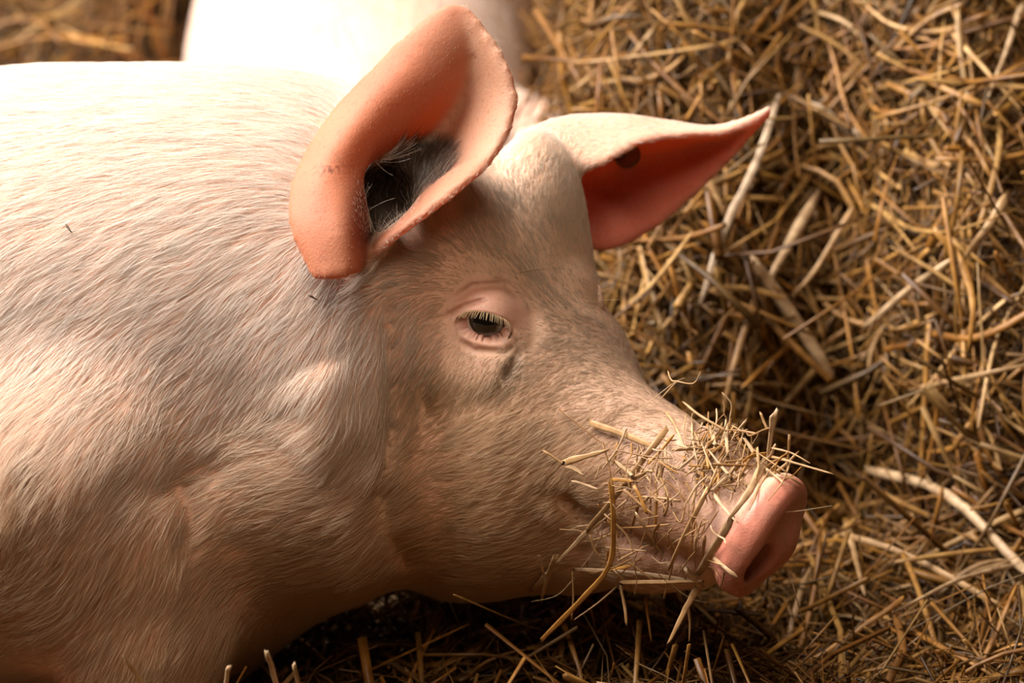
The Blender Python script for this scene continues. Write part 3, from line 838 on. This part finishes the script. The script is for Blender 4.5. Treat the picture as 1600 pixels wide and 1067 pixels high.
for (N, xr, yr, dz, Lr, Wr, tilt, inview) in (
    (6500, (-.95, 1.05), (-.35, 2.2), (-.09, .010), (.10, .34), (.0026, .0085), .34, True),
    (12000, (-.95, 1.05), (-.35, 2.2), (-.09, .012), (.05, .20), (.0014, .0034), .45, True),
    (13000, (-.1, .95), (-.2, 1.3), (-.06, .018), (.03, .13), (.0009, .0026), .45, True),
    (2200, (-.1, .95), (-.2, 1.3), (-.05, .014), (.08, .28), (.0030, .0090), .30, True),
    (4200, (-.35, .6), (-.32, .22), (-.012, .016), (.03, .16), (.0012, .0055), .35, True),
    (5000, (.0, .45), (.1, 1.3), (-.05, .012), (.04, .20), (.0014, .006), .4, True),
    (20000, (-1.9, 1.9), (-1.0, 2.9), (-.05, .01), (.08, .26), (.003, .008), .32, False)):
    p, d, n, L, wd = scatter(N, xr, yr, dz, Lr, Wr, tilt)
    C = centre_lines(p, d, n, L); vm = view_mask(C)
    ok = (vm if inview else ~vm) & ~blocked(C) & ~in_pig2(C)
    C, wd, n = C[ok], wd[ok], n[ok]
    sets.append((C, wd, RNG.uniform(.25, .8, len(C)), np.cross(C[:, -1]-C[:, 0], n) + RNG.normal(0, .02, (len(C), 3))))
bed = straw_mesh('straw_bedding', sets); tag(bed, 'deep bed and bank of loose golden straw around and behind the pigs', 'straw', None, 'stuff')

# ---- stalks one can point at
def stalk(P3, wid_m, col, label, group, side=None, flat=.5, name='straw_stalk', cat='straw', nring=8, smooth_n=3, taper=None):
    P3 = np.asarray(P3, float)
    C = P3.copy() if len(P3) > 6 else spline(P3, smooth_n) if len(P3) > 2 else np.linspace(P3[0], P3[-1], 5)
    Cn = C + RNG.normal(0, wid_m*(.10 if len(C) < 8 else .02), C.shape)
    c0 = Cn.mean(0)
    if side is None: side = np.cross(Cn[-1]-Cn[0], AX_F)
    tp = np.ones((1, len(Cn))) if RNG.random() < .5 else np.linspace(1.1, .45, len(Cn))[None]
    tp = tp * RNG.uniform(.88, 1.1, tp.shape); tp[0, 0] *= RNG.uniform(.4, 1); tp[0, -1] *= RNG.uniform(.4, 1)
    V_, F_, caps = tube_geo((Cn-c0)[None], np.array([wid_m*.5]), np.array([flat]), np.asarray(side)[None], nring, tp)
    Vr = V_[0].reshape(len(Cn), nring, 3)       # torn ends
    for e_, i_ in ((0, 1), (-1, -2)):
        tv = Cn[e_] - Cn[i_]; tv /= max(np.linalg.norm(tv), 1e-9); Vr[e_] += tv * (RNG.uniform(-.9, 1.1, nring) * wid_m * .9)[:, None]
    V_ = [Vr.reshape(-1, 3)]
    o = mesh_obj(name, V_[0], F_ + caps, M_STRAW, None, True, np.repeat(np.asarray(col)[None], len(V_[0]), 0)*np.tile(RNG.uniform(.66, 1.12, nring), len(C))[:, None], c0)
    return tag(o, label, cat, group)
def on_bed(px, py, lift=.012):                      # where the straw bed shows under a pixel
    w0, w1 = -.5, 3.0
    for w in np.linspace(-.5, 2.6, 200):
        q = to_world(cs(px, py, w))[0]
        if q[2] < float(height(q[0], q[1])) + lift: return q
    return q
PALE, GOLD, ORNG, BROWN, GREYS = (.60, .43, .26), (.52, .335, .165), (.50, .26, .065), (.34, .19, .075), (.48, .37, .26)
BANK = [
 ([(1166,400),(1208,450),(1302,592)], 18, PALE, 'thick straight straw stalk slanting down the bank below the far ear tip'),
 ([(1490,405),(1424,450),(1352,512)], 10, PALE, 'slim pale straw stalk lying alone on a dark hollow of the bank'),
 ([(1576,304),(1545,352),(1508,400)], 15, GOLD, 'short thick jointed straw stalk high near the right edge'),
 ([(1217,150),(1184,250),(1135,352),(1098,465)], 12, GREYS, 'long greyish straw stalk hanging down past the far ear tip'),
 ([(1356,734),(1478,772),(1602,892)], 14, PALE, 'long bent pale straw stalk to the right of the snout, running out of frame'),
 ([(1420,612),(1510,590),(1606,570)], 10, GOLD, 'straight level straw stalk at the right edge above the bent one'),
 ([(1272,165),(1345,216)], 13, GREYS, 'short silvery straw stalk on the upper bank'),
 ([(1103,270),(1132,335)], 13, GOLD, 'short yellow straw stalk just under the far ear edge'),
 ([(1322,812),(1350,925)], 10, GOLD, 'upright yellow straw stalk on the bed right of the snout'),
 ([(1300,830),(1420,868),(1560,945)], 9, GOLD, 'long thin straw stalk crossing the dark bed beside the snout'),
 ([(1596,10),(1572,80),(1545,150)], 9, PALE, 'thin straw stalk leaning at the top right corner'),
 ([(1275,310),(1225,395),(1200,440)], 17, PALE, 'broad pale split straw lying on the middle of the bank'),
 ([(1330,330),(1275,420),(1240,460)], 9, GOLD, 'slim straw stalk beside the broad pale split one'),
 ([(1500,400),(1520,470),(1515,540)], 12, ORNG, 'orange upright straw stalk under the jointed one'),
 ([(1180,470),(1150,560),(1130,640)], 12, BROWN, 'brown straw stalk leaning behind the forehead of the sow'),
 ([(1600,880),(1500,905),(1390,960)], 8, PALE, 'thin pale straw stalk low at the right edge'),
]
for pts, w, c, lab in BANK:
    pl = spline(np.array(pts, float), 4) if len(pts) > 2 else np.linspace(pts[0], pts[-1], 6)
    q = [on_bed(x, y, .022) for x, y in pl]
    q = [z - unit(z - CAM) * .034 for z in q]        # lying proud of the loose stalks
    ds = np.array([np.linalg.norm(z - CAM) for z in q]); md = ds.copy()
    for _ in range(60): md[1:-1] = np.minimum(md[1:-1], .5*(md[:-2] + md[2:]))
    q = [CAM + unit(z - CAM) * m_ for z, m_ in zip(q, md)]
    sc = S * (1 + (np.mean([np.linalg.norm(z - CAM) for z in q]) - D) / D)
    stalk(q, w * sc * 1.15, c, lab, 'long stalks on the straw bank')
FRONT = [([(194,1028),(212,1052),(240,1100)], 8, 'pale bent straw tip poking up below the foreleg'),
         ([(414,1018),(428,1052),(438,1110)], 9, 'forked straw tip rising at the bottom edge right of the foreleg'),
         ([(460,1040),(464,1062),(474,1110)], 7, 'short straw tip next to the forked one'),
         ([(358,1042),(353,1062),(346,1110)], 8, 'lone straw tip between the bent one and the forked one')]
for pts, w, lab in FRONT:
    stalk([to_world(cs(x, y, -.34 + .0005*(y-1030)))[0] for x, y in pts], w*S*.9, PALE, lab, 'straw tips at the lower edge')

REGIONS = [  # where a stalk's middle shows: words, group, test
 ('at the top left behind the back', 'stalks behind the back', lambda x, y: y < 110 and x < 265),
 ('on the bank just above the far ear', 'stalks on the upper bank', lambda x, y: y < 200 and 830 < x < 1020),
 ('on the bank above the far ear tip', 'stalks on the upper bank', lambda x, y: y < 165 and 1020 <= x < 1240),
 ('on top of the bank, right of both ears', 'stalks on the upper bank', lambda x, y: y < 130 and 1240 <= x < 1460),
 ('in the top right corner', 'stalks on the upper bank', lambda x, y: y < 170 and x >= 1460),
 ('level with the far ear tip, right of it', 'stalks on the upper bank', lambda x, y: 130 <= y < 290 and 1240 <= x < 1460),
 ('at the right edge, far ear height', 'stalks on the middle bank', lambda x, y: 170 <= y < 340 and x >= 1460),
 ('below the far ear, beside the forehead', 'stalks on the middle bank', lambda x, y: 300 <= y < 520 and 930 < x < 1110),
 ('on the bank below the far ear tip', 'stalks on the middle bank', lambda x, y: 230 <= y < 430 and 1110 <= x < 1250),
 ('in the middle of the bank', 'stalks on the middle bank', lambda x, y: 290 <= y < 500 and 1250 <= x < 1460),
 ('at the right edge, eye height', 'stalks on the middle bank', lambda x, y: 340 <= y < 560 and x >= 1460),
 ('above the bridge of the nose', 'stalks on the middle bank', lambda x, y: 430 <= y < 640 and 1060 <= x < 1250),
 ('in the dark hollow right of the nose bridge', 'stalks on the middle bank', lambda x, y: 500 <= y < 700 and 1250 <= x < 1460),
 ('at the right edge, nose bridge height', 'stalks on the middle bank', lambda x, y: 560 <= y < 720 and x >= 1460),
 ('just in front of the nose disc', 'stalks right of the snout', lambda x, y: 700 <= y < 900 and 1270 <= x < 1430),
 ('at the right edge, nose disc height', 'stalks right of the snout', lambda x, y: 720 <= y < 900 and x >= 1430),
 ('in the bottom right corner', 'stalks right of the snout', lambda x, y: y >= 900 and x >= 1430),
 ('on the bed below the nose disc', 'stalks right of the snout', lambda x, y: y >= 930 and 1150 < x < 1430),
 ('on the bed, under the front jaw', 'stalks under the chin', lambda x, y: y >= 940 and 850 < x <= 1150),
 ('on the bed, under the back chin', 'stalks under the chin', lambda x, y: y >= 950 and 500 < x <= 850)]
def look_words(C, wid_m, col):
    x, y = to_px(to_cs(C)); dx, dy = x[-1]-x[0], y[-1]-y[0]; l = math.hypot(dx, dy); 
    a = math.degrees(math.atan2(-dy, dx)) % 180
    lean = 'lying level' if a < 20 or a > 160 else 'leaning right' if a < 68 else 'upright' if a <= 112 else 'leaning left'
    px_w = wid_m / S
    size = 'thin' if px_w < 7.2 else 'thick' if px_w > 10.5 else 'middling'
    ln = 'short' if l < 110 else 'long' if l > 190 else ''
    r, g, b = col; colour = 'pale' if r > .56 else 'brown' if r < .36 else 'orange' if b / r < .16 else 'golden'
    return ' '.join(z for z in (ln, size, colour, 'straw stalk', lean) if z)
TAKEN = set(); tries = 0; caps = [14, 8, 10, 11, 10, 11, 11, 10, 10, 14, 11, 11, 12, 11, 12, 12, 11, 11, 11, 11]; per = [0]*len(caps)
while sum(per) < sum(caps) and tries < 7000:
    tries += 1
    x, y = random.uniform(5, 1595), random.uniform(5, 1062)
    z = next((i for i, q in enumerate(REGIONS) if q[2](x, y)), None)
    if z is None or per[z] >= caps[z]: continue
    if surface_w(x, y, ears=True) is not None: continue
    q = on_bed(x, y, .014); q = q - unit(q - CAM) * .010
    n = normal_at(q[:1], q[1:2])
    d = RNG.normal(size=(1, 3)); d[0, 0] *= 1.1; d -= n*(d*n).sum(); d /= np.linalg.norm(d)
    d = d + n*random.gauss(0, .16); d /= np.linalg.norm(d)
    L = np.array([random.uniform(.08, .24)])
    C = centre_lines(q[None]+n*.006, d, n, L)
    col = PAL[RNG.choice(len(PAL), p=PALW)] * random.uniform(.55, .95) * np.array([1, .90, .72]); wid = random.uniform(.0036, .0085)
    lab = look_words(C[0], wid, col) + ' ' + REGIONS[z][0]
    if lab in TAKEN or blocked(C)[0] or in_pig2(C)[0]: continue
    TAKEN.add(lab)
    stalk(C[0], wid, col, lab, REGIONS[z][1], side=np.cross(d[0], n[0]), flat=random.uniform(.3, .8), smooth_n=2)
    per[z] += 1

# ---- straw stuck on the snout; points in a crop of the photo, x = 800 + .3937 cx, y = 580 + .3937 cy
T_ = 'straw'
SN = [
 ([(1040,165),(1030,240),(1015,330)], 23, PALE, 'upright flat straw piece standing on top of the snout'),
 ([(1010,350),(945,470),(870,575)], 28, PALE, 'broad pale flat straw leaning across the nose just behind the disc'),
 ([(872,585),(810,690),(740,805)], 25, PALE, 'broad pale flat straw running down beside the nostril'),
 ([(310,205),(430,245),(548,296)], 20, GOLD, 'flat golden straw lying on the side of the nose, nearest the eye'),
 ([(212,360),(290,338),(368,318)], 22, GOLD, 'flat golden straw on the cheek above the mouth corner'),
 ([(612,232),(520,350),(400,510),(300,630)], 19, GOLD, 'longest golden straw slanting across the side of the snout'),
 ([(345,590),(270,665),(188,750)], 20, PALE, 'pale straw lying over the lower lip, end to end with the longest one'),
 ([(392,440),(402,600),(386,770),(262,920),(118,1064)], 17, ORNG, 'long bent orange straw hanging from the mouth to the bed'),
 ([(172,735),(140,820),(116,910)], 17, GOLD, 'frayed golden straw dangling at the back of the chin'),
 ([(150,800),(110,840),(78,872)], 24, PALE, 'wide torn straw end below the chin'),
 ([(250,786),(480,800),(722,832)], 13, PALE, 'long level straw along the lower jaw'),
 ([(440,838),(600,836),(752,832)], 15, GOLD, 'level straw just under the long one on the lower jaw'),
 ([(684,778),(720,818),(754,858)], 21, PALE, 'short square cut straw chip under the nostril'),
 ([(744,850),(690,940),(628,1066)], 23, GOLD, 'split golden straw hanging straight below the nostril'),
 ([(772,478),(700,620),(645,735),(622,792)], 17, GOLD, 'golden straw running down the middle of the snout'),
 ([(798,484),(840,540),(892,598)], 13, PALE, 'short pale straw crossing the broad flat one'),
 ([(798,738),(840,775),(886,812)], 12, PALE, 'short pale straw sticking out across the nostril'),
 ([(912,346),(860,410),(795,474)], 11, PALE, 'slim pale straw on the crown of the snout'),
 ([(916,412),(850,445),(788,474)], 13, GOLD, 'slim golden straw joining the slim pale one at its lower end'),
 ([(1022,328),(940,342),(862,420)], 15, ORNG, 'orange curved straw on the top ridge of the snout'),
 ([(1030,338),(1150,372),(1275,408)], 8, GOLD, 'thin straw poking forward past the nose tip'),
 ([(1032,304),(1110,325),(1184,366)], 6, GOLD, 'thinner straw above the one poking forward'),
 ([(988,168),(1000,200),(1012,226)], 8, GOLD, 'tiny straw splinter beside the upright flat piece'),
 ([(618,0),(632,35),(655,40),(720,48),(748,2)], 6, GOLD, 'kinked wiry straw rising off the bridge of the nose'),
 ([(655,40),(625,72),(588,112)], 6, GOLD, 'thin straw root under the kinked wiry one'),
 ([(836,88),(870,128),(866,180),(852,250)], 6, PALE, 'hooked thin straw standing on the snout'),
 ([(680,122),(745,175),(852,238)], 8, GOLD, 'thin straw lying along the bridge of the nose'),
 ([(778,216),(795,250),(802,290)], 13, PALE, 'stubby straw chip on the bridge of the nose'),
 ([(880,222),(820,300),(740,325)], 9, GOLD, None), ([(846,240),(820,330),(788,420)], 11, PALE, None),
 ([(772,326),(745,380),(728,432)], 11, PALE, None), ([(862,280),(820,370),(780,470)], 9, GOLD, None),
 ([(536,402),(440,452),(368,562)], 13, GOLD, None), ([(130,318),(200,365),(262,405)], 8, GOLD, None),
 ([(222,374),(250,388),(276,406)], 18, PALE, None), ([(106,740),(118,775),(126,805)], 12, PALE, None),
 ([(550,470),(542,600),(480,760)], 6, GOLD, None), ([(370,570),(455,650),(482,722)], 8, GOLD, None),
 ([(238,434),(290,450),(342,470)], 8, PALE, None), ([(280,402),(330,440),(392,476)], 7, GOLD, None),
 ([(190,154),(255,205),(362,292)], 6, BROWN, None), ([(362,290),(386,380),(396,470)], 6, BROWN, None),
 ([(500,300),(492,420),(502,540),(470,620)], 6, GOLD, None), ([(600,430),(650,470),(690,522)], 6, BROWN, None),
 ([(310,650),(325,700),(350,742)], 6, GOLD, None), ([(240,800),(243,900),(236,985)], 6, GOLD, None),
 ([(424,848),(340,920),(248,985)], 6, GOLD, None), ([(618,648),(630,685),(652,712)], 6, GOLD, None),
 ([(640,760),(622,830),(602,900)], 6, GOLD, None), ([(640,620),(600,660),(560,702)], 6, GOLD, None),
 ([(842,800),(835,835),(820,872)], 6, BROWN, None), ([(430,622),(520,618),(622,608)], 6, BROWN, None),
 ([(420,752),(480,720),(542,690)], 6, GOLD, None), ([(982,448),(965,500),(940,552)], 8, GOLD, None),
 ([(640,345),(545,340),(400,310)], 5, BROWN, None), ([(430,850),(448,940),(455,1010)], 9, GOLD, None),
 ([(530,900),(540,980),(552,1066)], 10, ORNG, None), ([(700,940),(706,1000),(704,1066)], 9, GOLD, None),
 ([(1048,400),(1100,420),(1150,452)], 6, GOLD, None), ([(610,160),(650,220),(700,340)], 6, GOLD, None),
 ([(690,440),(720,500),(716,560)], 8, GOLD, None), ([(640,560),(670,600),(690,520)], 6, GOLD, None),
]
rs = random.Random(5)
for _ in range(170):
    a = rs.random()
    if a < .45: cx, cy = rs.uniform(690, 920), rs.uniform(240, 470)
    elif a < .62: cx, cy = rs.uniform(920, 1120), rs.uniform(330, 440)
    elif a < .80: cx, cy = rs.uniform(400, 640), rs.uniform(300, 560)
    else: cx, cy = rs.uniform(300, 800), rs.uniform(560, 840)
    an = rs.gauss(2.0, .8); l = rs.uniform(35, 95); b = rs.uniform(-12, 12)
    dx, dy = math.cos(an)*l, math.sin(an)*l
    SN.append(([(cx-dx, cy-dy), (cx+b, cy+b*.5), (cx+dx, cy+dy)], rs.choice([4, 5, 6, 7, 9, 11]), rs.choice([PALE, GOLD, GOLD, ORNG, BROWN]), None))
for _ in range(90):                                 # curled fine fibres
    a = rs.random()
    cx, cy = (rs.uniform(640, 930), rs.uniform(200, 480)) if a < .5 else (rs.uniform(380, 680), rs.uniform(290, 600)) if a < .8 else (rs.uniform(250, 800), rs.uniform(560, 850))
    an = rs.uniform(0, 6.3); p = [(cx, cy)]
    for _k in range(4):
        an += rs.gauss(0, .55); l = rs.uniform(14, 42); p.append((p[-1][0] + math.cos(an)*l, p[-1][1] + math.sin(an)*l))
    SN.append((p, rs.choice([3, 3, 4, 5]), rs.choice([PALE, PALE, GOLD, BROWN]), None))
def snout_points(pts, lift):
    P3 = []; pl = spline(np.array(pts, float), 4) if len(pts) > 2 else np.linspace(pts[0], pts[-1], 5)
    for cx, cy in pl:
        x, y = 800 + .3937*cx, 580 + .3937*cy
        w = surface_w(x, y); P3.append([x, y, w])
    if all(p[2] is None for p in P3):
        for p in P3: p[2] = mid(p[0], p[1])[2]
    for i, p in enumerate(P3):
        if p[2] is None: p[2] = min(((abs(i-j), q[2]) for j, q in enumerate(P3) if q[2] is not None), default=(0, 0))[1]
    # stalks are stiff: bridge hollows by a straight chord when it lies in front of the skin
    n = len(P3); ws = np.array([p[2] for p in P3])
    for _ in range(40):                             # tight string over the skin, then a little slack
        ws[1:-1] = np.minimum(ws[1:-1], .5*(ws[:-2]+ws[2:]))
    ws0 = ws.copy()
    for _ in range(6): ws[1:-1] = .25*ws[:-2] + .5*ws[1:-1] + .25*ws[2:]
    ws -= max(0.0, float((ws - ws0).max()) - .003)
    for p, w_ in zip(P3, ws): p[2] = w_
    return [to_world(cs(x, y, w - lift))[0] for x, y, w in P3]
SPOTS = [('low under the jaw', lambda x, y: y > 850), ('across the lower lip', lambda x, y: y > 700), ('over the mouth line', lambda x, y: y > 590),
 ('on the cheek end of the snout', lambda x, y: x < 400), ('on the side of the nose', lambda x, y: x < 520), ('halfway along the snout side', lambda x, y: x < 660),
 ('in the thick tuft on the snout', lambda x, y: x < 780 and y < 600), ('in the tuft nearest the bridge', lambda x, y: y < 300), ('at the front of the tuft', lambda x, y: x < 900), ('close behind the nose disc', lambda x, y: True)]
def scrap_label(pts, w, c):
    (x0, y0), (x1, y1) = pts[0], pts[-1]; mx, my = (x0+x1)/2, (y0+y1)/2; l = math.hypot(x1-x0, y1-y0)
    a = math.degrees(math.atan2(y0-y1, x1-x0)) % 180
    lean = 'level' if a < 20 or a > 160 else 'right leaning' if a < 68 else 'upright' if a <= 112 else 'left leaning'
    colour = {PALE: 'pale', GOLD: 'golden', ORNG: 'orange', BROWN: 'brown'}[c]
    size = 'thread thin' if w <= 3 else 'hair thin' if w <= 5 else 'thin' if w <= 8 else 'broad'
    ln = 'short' if l < 95 else 'long' if l > 160 else ''
    spot = next(q[0] for q in SPOTS if q[1](mx, my))
    return ' '.join(z for z in (ln, lean, size, colour, 'straw scrap', spot) if z), 'scraps under the jaw' if my > 700 else 'scraps on the snout'
for i, (pts, w, c, lab) in enumerate(SN):
    g = 'straw stuck on the snout'
    if not lab:
        lab, g = scrap_label(pts, w, c)
        if lab in TAKEN: continue
        TAKEN.add(lab)
    q = snout_points(pts, .006 + .014*((i*37 % 10)/10) + w*.3937*S*.3)
    if q is None: continue
    stalk(q, max(w*.3937*S*1.3, .0010), np.array(c)*np.array([1.0, .96, .92]), lab, g, flat=.13 if w > 9 else .5, name='straw_scrap')
for pts, lab in (([(104,351),(111,362)], 'tiny dark straw fleck on the upper flank'), ([(484,462),(495,468)], 'tiny brown straw fleck on the neck behind the ear')):
    q = [to_world(cs(x, y, surface_w(x, y) - .010))[0] for x, y in pts]
    stalk(q, .0026, (.10, .06, .03), lab, None, name='straw_fleck')
